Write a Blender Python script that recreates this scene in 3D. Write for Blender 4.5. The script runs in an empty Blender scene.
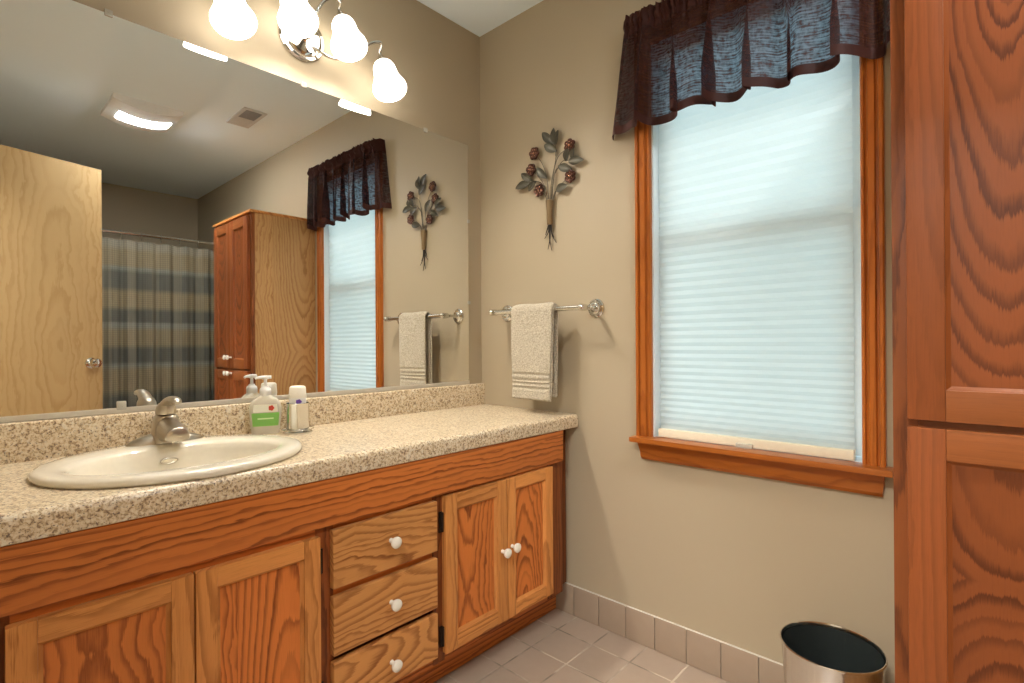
import bpy, bmesh, math, random
from mathutils import Vector, Matrix
PI = math.pi
random.seed(7)
S = bpy.context.scene
COL = S.collection

# ------------------------------------------------------------------ camera
yaw, pitch, roll = 0.745253, 0.00137, -0.006166
F = Vector((-math.sin(yaw)*math.cos(pitch), math.cos(yaw)*math.cos(pitch), math.sin(pitch)))
R = Vector((math.cos(yaw), math.sin(yaw), 0))
U = R.cross(F)
R2 = R*math.cos(roll) + U*math.sin(roll)
U2 = U*math.cos(roll) - R*math.sin(roll)
cam = bpy.data.cameras.new('camera')
co = bpy.data.objects.new('camera', cam)
COL.objects.link(co)
co.matrix_world = Matrix(((R2.x, U2.x, -F.x, 1.7167), (R2.y, U2.y, -F.y, -1.6568), (R2.z, U2.z, -F.z, 1.0546), (0, 0, 0, 1)))
cam.sensor_width = 36
cam.lens = 526.15/1024*36
cam.shift_y = 0.0004
cam.clip_start = 0.02
S.camera = co

# ------------------------------------------------------------------ colour management, sky
S.view_settings.view_transform = 'Standard'
S.view_settings.look = 'None'
S.view_settings.exposure = 0.86
S.view_settings.gamma = 1.0
S.view_settings.use_curve_mapping = False
S.cycles.max_bounces = 12
S.cycles.diffuse_bounces = 6
S.cycles.transparent_max_bounces = 16
S.cycles.sample_clamp_indirect = 4.0

LAMP = 3.4           # opal shades of the vanity light
BULB = 320.0         # the bulbs inside them
LAMP_COL = (1.0, 0.93, 0.84)
SKY = 1.60            # overcast sky outside the window
HALL_W = 46.0        # unseen fill lamp added in the hallway, watts
CEIL_LENS = 140.0

world = bpy.data.worlds.new('overcast_sky')
S.world = world
world.use_nodes = True
wn = world.node_tree
wn.nodes.clear()
wo = wn.nodes.new('ShaderNodeOutputWorld')
bg = wn.nodes.new('ShaderNodeBackground')
tc = wn.nodes.new('ShaderNodeTexCoord')
sx = wn.nodes.new('ShaderNodeSeparateXYZ')
cr = wn.nodes.new('ShaderNodeValToRGB')
mr = wn.nodes.new('ShaderNodeMapRange')
wn.links.new(tc.outputs['Generated'], sx.inputs[0])
wn.links.new(sx.outputs['Z'], mr.inputs['Value'])
mr.inputs['From Min'].default_value = -0.3
mr.inputs['From Max'].default_value = 0.7
wn.links.new(mr.outputs[0], cr.inputs[0])
cr.color_ramp.elements[0].color = (0.62, 0.74, 0.76, 1)
cr.color_ramp.elements[1].color = (0.76, 0.95, 1.0, 1)
e = cr.color_ramp.elements.new(0.30); e.color = (0.70, 0.82, 0.85, 1)
e = cr.color_ramp.elements.new(0.36); e.color = (0.78, 0.95, 1.0, 1)
wn.links.new(cr.outputs[0], bg.inputs['Color'])
bg.inputs['Strength'].default_value = SKY
wn.links.new(bg.outputs[0], wo.inputs[0])

# ------------------------------------------------------------------ material helpers
def new_mat(name):
    m = bpy.data.materials.new(name)
    m.use_nodes = True
    nt = m.node_tree
    b = nt.nodes['Principled BSDF']
    return m, nt, b
def N(nt, t, **kw):
    n = nt.nodes.new(t)
    for k, v in kw.items():
        setattr(n, k, v)
    return n
def L(nt, a, b):
    nt.links.new(a, b)
def math_node(nt, op, a, b=None, c=None):
    n = N(nt, 'ShaderNodeMath', operation=op)
    for i, x in enumerate((a, b, c)):
        if x is None: continue
        if isinstance(x, (int, float)): n.inputs[i].default_value = x
        else: L(nt, x, n.inputs[i])
    return n.outputs[0]
def mixc(nt, fac, a, b):
    n = N(nt, 'ShaderNodeMix', data_type='RGBA')
    for i, x in ((0, fac), (6, a), (7, b)):
        if isinstance(x, (int, float)): n.inputs[i].default_value = x
        elif isinstance(x, tuple): n.inputs[i].default_value = (*x[:3], 1)
        else: L(nt, x, n.inputs[i])
    return n.outputs[2]
def noise(nt, vec, scale, detail=3, rough=.5, dist=0.0):
    n = N(nt, 'ShaderNodeTexNoise')
    n.inputs['Scale'].default_value = scale
    n.inputs['Detail'].default_value = detail
    n.inputs['Roughness'].default_value = rough
    n.inputs['Distortion'].default_value = dist
    if vec is not None: L(nt, vec, n.inputs['Vector'])
    return n.outputs['Fac']
def ramp(nt, fac, stops, interp='LINEAR'):
    n = N(nt, 'ShaderNodeValToRGB')
    n.color_ramp.interpolation = interp
    els = n.color_ramp.elements
    while len(els) < len(stops): els.new(.5)
    for el, (p, c) in zip(els, stops):
        el.position = p
        el.color = (*c[:3], 1)
    L(nt, fac, n.inputs[0])
    return n.outputs[0]
def bump(nt, b, h, strength, dist=0.01):
    n = N(nt, 'ShaderNodeBump')
    n.inputs['Strength'].default_value = strength
    n.inputs['Distance'].default_value = dist
    L(nt, h, n.inputs['Height'])
    L(nt, n.outputs[0], b.inputs['Normal'])
def plain(name, col, rough=.5, metal=0.0, spec=None, coat=0, bumpy=None):
    m, nt, b = new_mat(name)
    b.inputs['Base Color'].default_value = (*col, 1)
    b.inputs['Roughness'].default_value = rough
    b.inputs['Metallic'].default_value = metal
    if spec is not None: b.inputs['Specular IOR Level'].default_value = spec
    if coat: b.inputs['Coat Weight'].default_value = coat
    t = N(nt, 'ShaderNodeTexCoord')
    v = noise(nt, t.outputs['Object'], bumpy[0] if bumpy else 90, 3)
    c = mixc(nt, v, tuple(x*.95 for x in col), tuple(min(1, x*1.05) for x in col))
    L(nt, c, b.inputs['Base Color'])
    if bumpy: bump(nt, b, v, bumpy[1], bumpy[2])
    return m
def wood(name, along, light, dark, freq=55, rough=.38, board=.17, cone=.5, var=.18, contrast=1.0, pore=.5, warp=.012, shift=None):
    """plain-sawn oak: nested cathedral arches along one axis, with fine pores"""
    m, nt, b = new_mat(name)
    t = N(nt, 'ShaderNodeTexCoord'); oi = N(nt, 'ShaderNodeObjectInfo')
    s = N(nt, 'ShaderNodeSeparateXYZ'); L(nt, t.outputs['Object'], s.inputs[0])
    ax = {'x': 0, 'y': 1, 'z': 2}
    g = s.outputs[ax[along]]
    o = [s.outputs[i] for i in range(3) if i != ax[along]]
    rnd = oi.outputs['Random']
    a = math_node(nt, 'ADD', o[0], o[1])
    a = math_node(nt, 'ADD', a, math_node(nt, 'MULTIPLY', rnd, 3.7) if shift is None else shift)
    g = math_node(nt, 'ADD', g, math_node(nt, 'MULTIPLY', rnd, 11.3))
    bd = math_node(nt, 'FLOOR', math_node(nt, 'ADD', math_node(nt, 'DIVIDE', a, board), .5))
    aw = math_node(nt, 'WRAP', a, board*.5, -board*.5)
    gg = math_node(nt, 'ADD', g, math_node(nt, 'MULTIPLY', bd, 0.37))
    cv = N(nt, 'ShaderNodeCombineXYZ')
    L(nt, math_node(nt, 'MULTIPLY', a, 9.0), cv.inputs[0]); L(nt, math_node(nt, 'MULTIPLY', g, 3.2), cv.inputs[1]); L(nt, math_node(nt, 'MULTIPLY', bd, 3.1), cv.inputs[2])
    w1 = noise(nt, cv.outputs[0], 1.6, 3, .6)
    aw = math_node(nt, 'ADD', aw, math_node(nt, 'MULTIPLY_ADD', w1, 2*warp, -warp))
    cd = N(nt, 'ShaderNodeCombineXYZ')
    L(nt, math_node(nt, 'MULTIPLY', gg, 1.3), cd.inputs[0]); L(nt, math_node(nt, 'MULTIPLY', bd, 7.7), cd.inputs[1])
    w2 = noise(nt, cd.outputs[0], 1.0, 1.5, .5)
    dep = math_node(nt, 'MULTIPLY_ADD', math_node(nt, 'PINGPONG', math_node(nt, 'MULTIPLY_ADD', w2, 1.1, gg), .9), cone*.115, .004)
    h = math_node(nt, 'SQRT', math_node(nt, 'ADD', math_node(nt, 'MULTIPLY', math_node(nt, 'MULTIPLY', aw, aw), 1.0), math_node(nt, 'MULTIPLY', dep, dep)))
    h = math_node(nt, 'ADD', h, math_node(nt, 'MULTIPLY', w1, .022))
    cp = N(nt, 'ShaderNodeCombineXYZ')
    L(nt, math_node(nt, 'MULTIPLY', a, 420.0), cp.inputs[0]); L(nt, math_node(nt, 'MULTIPLY', g, 14.0), cp.inputs[1])
    pr = noise(nt, cp.outputs[0], 1.0, 3, .65)
    fr = math_node(nt, 'FRACT', math_node(nt, 'ADD', math_node(nt, 'MULTIPLY', h, freq), math_node(nt, 'MULTIPLY', pr, .55)))
    ring = ramp(nt, fr, [(0, (0, 0, 0)), (.45, (.08, .08, .08)), (.74, (.85, .85, .85)), (.88, (1, 1, 1)), (.97, (.15, .15, .15)), (1, (0, 0, 0))])
    rk = N(nt, 'ShaderNodeTexWhiteNoise', noise_dimensions='1D')
    L(nt, math_node(nt, 'FLOOR', math_node(nt, 'ADD', math_node(nt, 'MULTIPLY', h, freq), math_node(nt, 'MULTIPLY', pr, .55))), rk.inputs['W'])
    ring = math_node(nt, 'MULTIPLY', ring, math_node(nt, 'MULTIPLY_ADD', rk.outputs['Value'], .75, .35))
    prr = ramp(nt, pr, [(.38, (1, 1, 1)), (.52, (0, 0, 0))])
    mask = math_node(nt, 'MULTIPLY', ring, math_node(nt, 'MULTIPLY_ADD', pr, .9, .45))
    fac = math_node(nt, 'MULTIPLY', mask, contrast)
    fac = math_node(nt, 'ADD', fac, math_node(nt, 'MULTIPLY', prr, .22*pore))
    fac.node.use_clamp = True
    c = mixc(nt, fac, light, dark)
    cb = N(nt, 'ShaderNodeCombineXYZ')
    L(nt, math_node(nt, 'MULTIPLY', a, 6.0), cb.inputs[0]); L(nt, math_node(nt, 'MULTIPLY', g, 1.2), cb.inputs[1]); L(nt, bd, cb.inputs[2])
    tone = noise(nt, cb.outputs[0], 1.0, 2, .5)
    val = math_node(nt, 'MULTIPLY_ADD', tone, var*2, 1-var)
    val = math_node(nt, 'ADD', val, math_node(nt, 'MULTIPLY_ADD', rnd, var, -var*.5))
    hs = N(nt, 'ShaderNodeHueSaturation')
    L(nt, val, hs.inputs['Value']); L(nt, c, hs.inputs['Color'])
    L(nt, hs.outputs[0], b.inputs['Base Color'])
    b.inputs['Roughness'].default_value = rough
    b.inputs['Specular IOR Level'].default_value = .25
    bump(nt, b, math_node(nt, 'SUBTRACT', 1.0, fac), .12, .002)
    return m

# oak tones
CAB_L, CAB_D = (.600, .185, .040), (.195, .046, .009)
RAIL_L, RAIL_D = (.630, .262, .072), (.230, .066, .014)
DRW_L, DRW_D = (.590, .270, .082), (.220, .066, .015)
TRM_L, TRM_D = (.400, .118, .020), (.185, .042, .007)
M = {}
M['cab_z'] = wood('oak_cabinet_upright', 'z', CAB_L, CAB_D, 62)
M['cab_y'] = wood('oak_cabinet_lengthwise', 'y', CAB_L, CAB_D, 62, board=.24, cone=.5)
M['panel_z'] = wood('oak_door_panel', 'z', CAB_L, CAB_D, 85, board=.22, cone=.85, warp=.016)
M['stile_z'] = wood('oak_stile', 'z', RAIL_L, RAIL_D, 70, board=.09, pore=.8, contrast=.6)
M['rail_y'] = wood('oak_rail', 'y', RAIL_L, RAIL_D, 70, board=.09, pore=.8, contrast=.7)
M['rail_x'] = wood('oak_rail_across', 'x', RAIL_L, RAIL_D, 70, board=.09, pore=.8, contrast=.6)
M['drw_y'] = wood('oak_drawer_front', 'y', DRW_L, DRW_D, 80, board=.19, cone=.9, contrast=.9, warp=.022)
M['dark_z'] = wood('oak_face_frame', 'z', (.23, .066, .017), (.10, .027, .008), 60)
M['pan_z'] = wood('oak_tall_panel', 'z', (.225, .060, .015), (.075, .018, .005), 66, board=.30, cone=1.9, contrast=1.0, warp=.022, shift=.345)
M['pstile_z'] = wood('oak_tall_stile', 'z', (.225, .061, .0155), (.11, .028, .007), 70, board=.09, pore=.9, contrast=.4)
M['prail_x'] = wood('oak_tall_rail', 'x', (.250, .076, .020), (.12, .032, .008), 60, board=.09, pore=.8, contrast=.4)
M['side_z'] = wood('oak_veneer_side', 'z', (.48, .265, .105), (.29, .135, .044), 60, board=.40, cone=1.3, contrast=.9, pore=.9, warp=.035)
M['trim_z'] = wood('oak_trim_upright', 'z', TRM_L, TRM_D, 80, rough=.28, board=.07, contrast=.55)
M['trim_x'] = wood('oak_trim_level', 'x', TRM_L, TRM_D, 60, rough=.28, board=.12, contrast=.55)
M['birch'] = wood('birch_door', 'z', (.56, .385, .18), (.42, .25, .095), 34, rough=.4, board=.46, cone=1.1, contrast=.65, pore=.4, warp=.05, var=.12)

# ------------------------------------------------------------------ mesh helpers
WORLD = {}
def new_bm(): return bmesh.new()
def merge(bm, t):
    me = bpy.data.meshes.new('tmp'); t.to_mesh(me); t.free()
    bm.from_mesh(me); bpy.data.meshes.remove(me)
def box(bm, lo, hi, bev=0.0, mat=0, seg=2):
    t = bmesh.new()
    bmesh.ops.create_cube(t, size=1)
    lo, hi = Vector(lo), Vector(hi)
    for v in t.verts:
        v.co = Vector(((v.co.x+.5)*(hi.x-lo.x)+lo.x, (v.co.y+.5)*(hi.y-lo.y)+lo.y, (v.co.z+.5)*(hi.z-lo.z)+lo.z))
    if bev: bmesh.ops.bevel(t, geom=t.edges[:], offset=bev, segments=seg, affect='EDGES', profile=.7)
    for f in t.faces: f.material_index = mat
    merge(bm, t)
def faces_between(bm, r0, r1, mat=0, closed=True):
    n = len(r0)
    for i in range(n if closed else n-1):
        j = (i+1) % n
        vs = [r0[i], r0[j], r1[j], r1[i]]
        if len({v.index if v.index >= 0 else id(v) for v in vs}) < 3: continue
        try: f = bm.faces.new(vs); f.material_index = mat
        except ValueError: pass
def loft(bm, rings, mat=0, cap0=True, cap1=True, closed=True):
    t = bmesh.new()
    vr = [[t.verts.new(p) for p in r] for r in rings]
    for a, b in zip(vr, vr[1:]): faces_between(t, a, b, mat, closed)
    if closed:
        if cap0: f = t.faces.new(vr[0][::-1]); f.material_index = mat
        if cap1: f = t.faces.new(vr[-1]); f.material_index = mat
        bmesh.ops.recalc_face_normals(t, faces=t.faces[:])
    merge(bm, t)
def frame_of(axis):
    a = Vector(axis).normalized()
    h = Vector((0, 0, 1)) if abs(a.z) < .9 else Vector((1, 0, 0))
    u = h.cross(a).normalized(); w = a.cross(u).normalized()
    return a, u, w
def lathe(bm, c, prof, axis=(0, 0, 1), n=32, mat=0, cap0=True, cap1=True):
    """prof: (radius, distance along axis)"""
    a, u, w = frame_of(axis); c = Vector(c)
    rings = []
    for r, d in prof:
        r = max(r, 1e-4)
        rings.append([c + a*d + (u*math.cos(2*PI*i/n) + w*math.sin(2*PI*i/n))*r for i in range(n)])
    loft(bm, rings, mat, cap0, cap1)
def spline(pts, k=6):
    P = [Vector(p) for p in pts]
    P = [P[0]*2-P[1]] + P + [P[-1]*2-P[-2]]
    out = []
    for i in range(1, len(P)-2):
        for j in range(k):
            t = j/k
            a, b, c, d = P[i-1], P[i], P[i+1], P[i+2]
            out.append(.5*((2*b) + (c-a)*t + (2*a-5*b+4*c-d)*t*t + (3*b-a-3*c+d)*t**3))
    out.append(P[-2].copy())
    return out
def tube(bm, pts, r, n=10, mat=0, flat=None):
    """r: number or list; flat: squash factor along the second frame axis"""
    P = [Vector(p) for p in pts]
    rs = r if isinstance(r, (list, tuple)) else [r]*len(P)
    rings = []
    u = None
    for i, p in enumerate(P):
        tg = (P[min(i+1, len(P)-1)] - P[max(i-1, 0)]).normalized()
        if u is None: _, u, w = frame_of(tg)
        else:
            u = (u - tg*u.dot(tg)).normalized(); w = tg.cross(u)
        rings.append([p + (u*math.cos(2*PI*k/n) + w*math.sin(2*PI*k/n)*(flat or 1))*rs[i] for k in range(n)])
    loft(bm, rings, mat)
def ell(cx, cy, rx, ry, z, n=64):
    return [Vector((cx+rx*math.cos(2*PI*i/n), cy+ry*math.sin(2*PI*i/n), z)) for i in range(n)]
def finish(me, angle):
    if angle:
        me.shade_smooth()
        me.set_sharp_from_angle(angle=math.radians(angle))
def obj(name, bm, mats, parent=None, smooth=35, origin=None):
    o_loc = WORLD[parent.name] if parent else (Vector(origin) if origin else Vector((0, 0, 0)))
    for v in bm.verts: v.co -= o_loc
    me = bpy.data.meshes.new(name)
    bm.to_mesh(me); bm.free()
    for m in (mats if isinstance(mats, (list, tuple)) else [mats]): me.materials.append(m)
    finish(me, smooth)
    o = bpy.data.objects.new(name, me); COL.objects.link(o)
    if parent: o.parent = parent
    else: o.location = o_loc
    WORLD[o.name] = o_loc.copy()
    return o
def tag(o, label, cat, group=None, kind=None):
    o['label'] = label; o['category'] = cat
    if group: o['group'] = group
    if kind: o['kind'] = kind
    return o
def thing(name, label, cat, loc, group=None):
    o = bpy.data.objects.new(name, None); COL.objects.link(o)
    o.location = loc; o.empty_display_size = .05
    WORLD[o.name] = Vector(loc)
    return tag(o, label, cat, group)
def struct(name, bm, mats, label, cat, smooth=35, parent=None):
    o = obj(name, bm, mats, parent, smooth)
    o['kind'] = 'structure'
    if not parent: o['label'] = label; o['category'] = cat
    return o

# ------------------------------------------------------------------ surface materials
def wall_paint(name, col):
    m, nt, b = new_mat(name)
    t = N(nt, 'ShaderNodeTexCoord')
    v = noise(nt, t.outputs['Object'], 260, 4, .6)
    v2 = noise(nt, t.outputs['Object'], 1.7, 3, .5)
    c = mixc(nt, v2, tuple(x*.965 for x in col), tuple(x*1.03 for x in col))
    L(nt, c, b.inputs['Base Color'])
    b.inputs['Roughness'].default_value = .55
    b.inputs['Specular IOR Level'].default_value = .3
    bump(nt, b, v, .10, .002)
    return m
M['wall'] = wall_paint('tan_wall_paint', (.408, .338, .232))
M['ceiling'] = wall_paint('ceiling_paint', (.80, .91, .97))
M['hall'] = wall_paint('hall_paint', (.62, .58, .50))

def tile_mat(name, col, grout, size, ox, oy, axes=(0, 1)):
    m, nt, b = new_mat(name)
    t = N(nt, 'ShaderNodeTexCoord'); s = N(nt, 'ShaderNodeSeparateXYZ'); L(nt, t.outputs['Object'], s.inputs[0])
    fx = math_node(nt, 'DIVIDE', math_node(nt, 'SUBTRACT', s.outputs[axes[0]], ox), size)
    fy = math_node(nt, 'DIVIDE', math_node(nt, 'SUBTRACT', s.outputs[axes[1]], oy), size)
    def edge(f):
        q = math_node(nt, 'FRACT', f)
        return math_node(nt, 'MINIMUM', q, math_node(nt, 'SUBTRACT', 1.0, q))
    d = math_node(nt, 'MINIMUM', edge(fx), edge(fy))
    k = ramp(nt, d, [(.014, (0, 0, 0)), (.026, (1, 1, 1))])
    cell = N(nt, 'ShaderNodeCombineXYZ')
    L(nt, math_node(nt, 'FLOOR', fx), cell.inputs[0]); L(nt, math_node(nt, 'FLOOR', fy), cell.inputs[1])
    wn_ = N(nt, 'ShaderNodeTexWhiteNoise'); L(nt, cell.outputs[0], wn_.inputs['Vector'])
    mott = noise(nt, t.outputs['Object'], 24, 4, .6)
    tone = math_node(nt, 'ADD', math_node(nt, 'MULTIPLY', wn_.outputs['Value'], .45), math_node(nt, 'MULTIPLY', mott, .55))
    c = mixc(nt, tone, tuple(x*.86 for x in col), tuple(x*1.12 for x in col))
    gn = noise(nt, t.outputs['Object'], 5.0, 3, .6)
    gcol = mixc(nt, ramp(nt, gn, [(.42, (0, 0, 0)), (.62, (1, 1, 1))]), grout, tuple(x*.35 for x in grout))
    L(nt, mixc(nt, k, gcol, c), b.inputs['Base Color'])
    L(nt, math_node(nt, 'MULTIPLY_ADD', k, -.35, .75), b.inputs['Roughness'])
    bump(nt, b, k, .5, .002)
    return m
M['floor'] = tile_mat('beige_floor_tile', (.37, .285, .215), (.54, .45, .35), .149, .523, -.124)
M['basetile'] = plain('glazed_base_tile', (.36, .275, .20), .3, bumpy=(30, .05, .002))
M['grout'] = plain('grout', (.62, .58, .50), .8)
M['basegrout'] = plain('dark_grout', (.26, .21, .16), .85)

def laminate():
    m, nt, b = new_mat('speckled_laminate')
    t = N(nt, 'ShaderNodeTexCoord')
    co_ = t.outputs['Object']
    n1 = noise(nt, co_, 150, 4, .65, .4)
    n2 = noise(nt, co_, 240, 3, .6, .2)
    n3 = noise(nt, co_, 55, 4, .6, .6)
    c = ramp(nt, n1, [(.30, (.12, .08, .06)), (.385, (.27, .18, .11)), (.44, (.51, .38, .22)), (.54, (.69, .575, .40)), (.72, (.76, .70, .56))])
    c = mixc(nt, ramp(nt, n2, [(.34, (1, 1, 1)), (.41, (0, 0, 0))]), c, (.12, .09, .08))
    c = mixc(nt, ramp(nt, n3, [(.60, (0, 0, 0)), (.68, (.8, .8, .8))]), c, (.74, .69, .57))
    L(nt, c, b.inputs['Base Color'])
    b.inputs['Roughness'].default_value = .30
    b.inputs['Specular IOR Level'].default_value = .5
    return m
M['laminate'] = laminate()

M['ceramic'] = plain('bisque_ceramic', (.76, .70, .57), .08, coat=.3)
M['nickel'] = plain('brushed_nickel', (.54, .485, .40), .30, 1.0)
M['chrome'] = plain('polished_chrome', (.70, .69, .66), .09, 1.0)
M['steel'] = plain('stainless_steel', (.74, .71, .66), .16, 1.0)
M['black'] = plain('dark_hinge', (.03, .018, .012), .4, .6)
M['knob'] = plain('white_porcelain', (.80, .76, .66), .15)
M['white_pl'] = plain('white_plastic', (.82, .82, .80), .35)
M['cream_pl'] = plain('cream_plastic', (.78, .72, .56), .35)
M['vinyl'] = plain('white_vinyl', (.72, .80, .84), .35)
M['dark'] = plain('dark_void', (.008, .008, .008), .9)
M['liner'] = plain('dark_bin_liner', (.022, .027, .026), .28)

m, nt, b = new_mat('mirror_silver')
b.inputs['Base Color'].default_value = (.90, .91, .90, 1)
b.inputs['Metallic'].default_value = 1; b.inputs['Roughness'].default_value = 0.0
M['mirror'] = m
m, nt, b = new_mat('clear_plastic')
b.inputs['Base Color'].default_value = (.75, .72, .62, 1); b.inputs['Roughness'].default_value = .15
b.inputs['Transmission Weight'].default_value = .4
M['clip'] = m
def thin_glass(name, tint, fac=.08, rough=0.02):
    m, nt, b = new_mat(name)
    nt.nodes.remove(b)
    tr = N(nt, 'ShaderNodeBsdfTransparent'); tr.inputs[0].default_value = (*tint, 1)
    gl = N(nt, 'ShaderNodeBsdfGlossy'); gl.inputs['Roughness'].default_value = rough
    mx = N(nt, 'ShaderNodeMixShader'); fr = N(nt, 'ShaderNodeFresnel'); fr.inputs[0].default_value = 1.45
    L(nt, fr.outputs[0], mx.inputs[0])
    L(nt, tr.outputs[0], mx.inputs[1]); L(nt, gl.outputs[0], mx.inputs[2])
    L(nt, mx.outputs[0], nt.nodes['Material Output'].inputs[0])
    return m
M['glass'] = thin_glass('window_glass', (.95, .98, .97))
M['screen'] = thin_glass('insect_screen_mesh', (.86, .88, .88))
def emis(name, col, strength, edge=None):
    m, nt, b = new_mat(name)
    b.inputs['Base Color'].default_value = (.9, .88, .82, 1)
    b.inputs['Roughness'].default_value = .25
    b.inputs['Emission Color'].default_value = (*col, 1)
    b.inputs['Emission Strength'].default_value = strength
    return m
M['opal'] = emis('lit_opal_glass', LAMP_COL, LAMP)
M['bulb'] = emis('lit_bulb', LAMP_COL, BULB)
M['lens'] = emis('lit_lens', (.97, .99, 1.0), CEIL_LENS)

# ------------------------------------------------------------------ room shell
W, YB, H = 3.888, -1.72, 2.44
WX0, WX1, WZ0, WZ1 = .842, 1.460, .715, 2.075      # window opening
bm = new_bm(); box(bm, (-.12, YB-1.5, -.12), (W+.12, .14, 0)); struct('floor', bm, M['floor'], 'square beige ceramic tile floor', 'floor')
bm = new_bm(); box(bm, (-.12, YB-1.5, H), (W+.12, .14, H+.1)); struct('ceiling', bm, M['ceiling'], 'flat grey-white painted ceiling', 'ceiling')
bm = new_bm(); box(bm, (-.12, YB-.12, 0), (0, .14, H)); struct('wall_left', bm, M['wall'], 'tan wall behind the wide mirror', 'wall')
bm = new_bm(); box(bm, (W, YB-.12, 0), (W+.12, .14, H)); struct('wall_right', bm, M['wall'], 'tan wall above the shower curtain', 'wall')
bm = new_bm()
box(bm, (0, 0, 0), (WX0, .14, H)); box(bm, (WX1, 0, 0), (W, .14, H))
box(bm, (WX0, 0, 0), (WX1, .14, WZ0)); box(bm, (WX0, 0, WZ1), (WX1, .14, H))
bmesh.ops.remove_doubles(bm, verts=bm.verts[:], dist=1e-5)
struct('wall_front', bm, M['wall'], 'tan wall with the window and the towel bar', 'wall', smooth=0)
DX0, DX1, DZ = 1.10, 1.845, 2.06
bm = new_bm()
box(bm, (0, YB-.12, 0), (DX0, YB, H)); box(bm, (DX1, YB-.12, 0), (W, YB, H)); box(bm, (DX0, YB-.12, DZ), (DX1, YB, H))
struct('wall_back', bm, M['wall'], 'tan wall with the doorway to the hall', 'wall', smooth=0)
bm = new_bm(); box(bm, (-.12, YB-1.5, 0), (W+.12, YB-1.4, H)); struct('wall_hall', bm, M['hall'], 'pale hallway wall beyond the doorway', 'wall')
bm = new_bm(); box(bm, (.2, YB-1.4, 0), (.3, YB-.12, H)); struct('wall_hall_left', bm, M['hall'], 'pale hallway end wall nearest the vanity', 'wall')
bm = new_bm(); box(bm, (3.0, YB-1.4, 0), (3.1, YB-.12, H)); struct('wall_hall_right', bm, M['hall'], 'pale hallway end wall behind the door', 'wall')

# tile baseboard
bm = new_bm()
box(bm, (.424, -.006, 0), (1.60, 0, .112), 0, 1)
x = .5125 - .1127
while x < 1.6:
    x0, x1 = max(x+.0015, .4245), min(x+.1112, 1.6)
    if x1 - x0 > .01: box(bm, (x0, -.010, .001), (x1, -.002, .115), .003, 0)
    x += .1127
box(bm, (.424, -.0095, .1125), (1.60, -.001, .1155), .001, 2)
struct('baseboard_front', bm, [M['basetile'], M['basegrout'], M['grout']], 'row of square beige base tiles under the window', 'baseboard')

# unseen lamp added in the hallway, fills the room through the doorway
li = bpy.data.lights.new('hall_fill_lamp', 'AREA'); li.energy = HALL_W; li.size = .5; li.color = (1, .98, .95)
lo = bpy.data.objects.new('hall_fill_lamp', li); COL.objects.link(lo); lo.location = (1.55, YB-.75, H-.02)

# ------------------------------------------------------------------ window
wroot = bpy.data.objects.new('window_1', None); COL.objects.link(wroot); wroot.location = (1.155, 0, WZ0)
WORLD['window_1'] = Vector((1.155, 0, WZ0))
wroot['kind'] = 'structure'; wroot['label'] = 'double-hung window with orange oak casing behind the white pleated shade'; wroot['category'] = 'window'
def molding(bm, x0, x1, z0, z1, flip):
    # stepped colonial casing, profile across x
    prof = [(0, 0), (0, -.012), (.004, -.016), (.010, -.0165), (.013, -.011), (.018, -.012), (.022, -.019), (.040, -.021), (.044, -.014), (.049, -.014), (.052, -.0215), (.061, -.0220), (.065, -.018), (.065, 0)]
    w = x1-x0
    rings = []
    for z in (z0, z1):
        rings.append([Vector(((x1-p*w/.065) if flip else (x0+p*w/.065), d, z)) for p, d in prof])
    loft(bm, rings)
bm = new_bm(); molding(bm, .790, .846, .728, 2.14, True); struct('window_casing', bm, M['trim_z'], '', '', parent=wroot, smooth=25)
bm = new_bm(); molding(bm, 1.453, 1.505, .728, 2.14, False); struct('window_casing', bm, M['trim_z'], '', '', parent=wroot, smooth=25)
bm = new_bm()
prof = [(0, 0), (0, -.012), (.004, -.016), (.010, -.0165), (.013, -.011), (.018, -.012), (.022, -.019), (.040, -.021), (.044, -.014), (.049, -.014), (.052, -.0215), (.061, -.0220), (.065, -.018), (.065, 0)]
loft(bm, [[Vector((xx, d, 2.075+p)) for p, d in prof] for xx in (.792, 1.505)])
struct('window_casing', bm, M['trim_x'], '', '', parent=wroot, smooth=25)
bm = new_bm(); box(bm, (.784, -.058, .712), (1.524, .012, .729), .004); struct('window_stool', bm, M['trim_x'], '', '', parent=wroot)
bm = new_bm()
ap = [(-.0, .650), (-.012, .650), (-.018, .660), (-.016, .676), (-.020, .690), (-.024, .705), (-.034, .712), (0, .712)]
loft(bm, [[Vector((.797+(.712-z)*.18, y, z)) for y, z in ap], [Vector((1.503-(.712-z)*.10, y, z)) for y, z in ap]])
struct('window_apron', bm, M['trim_x'], '', '', parent=wroot, smooth=25)
bm = new_bm()
for lo_, hi_ in (((WX0, .0, .729), (WX0+.010, .12, WZ1)), ((WX1-.010, 0, .729), (WX1, .12, WZ1)), ((WX0, 0, WZ1-.010), (WX1, .12, WZ1)), ((WX0, .012, .715), (WX1, .14, .729))):
    box(bm, lo_, hi_, .001)
struct('window_jamb', bm, M['vinyl'], '', '', parent=wroot)
def sash(z0, z1, y0, nm):
    a, bb = WX0+.012, WX1-.012
    bm = new_bm()
    box(bm, (a, y0, z0), (a+.035, y0+.03, z1), .003); box(bm, (bb-.035, y0, z0), (bb, y0+.03, z1), .003)
    box(bm, (a+.035, y0, z0), (bb-.035, y0+.03, z0+.045), .003); box(bm, (a+.035, y0, z1-.045), (bb-.035, y0+.03, z1), .003)
    f = struct(nm, bm, M['vinyl'], '', '', parent=wroot)
    bm = new_bm(); box(bm, (a+.033, y0+.012, z0+.043), (bb-.033, y0+.016, z1-.043))
    struct('window_glass', bm, M['glass'], '', '', parent=f)
sash(.735, 1.425, .062, 'window_sash')
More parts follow.
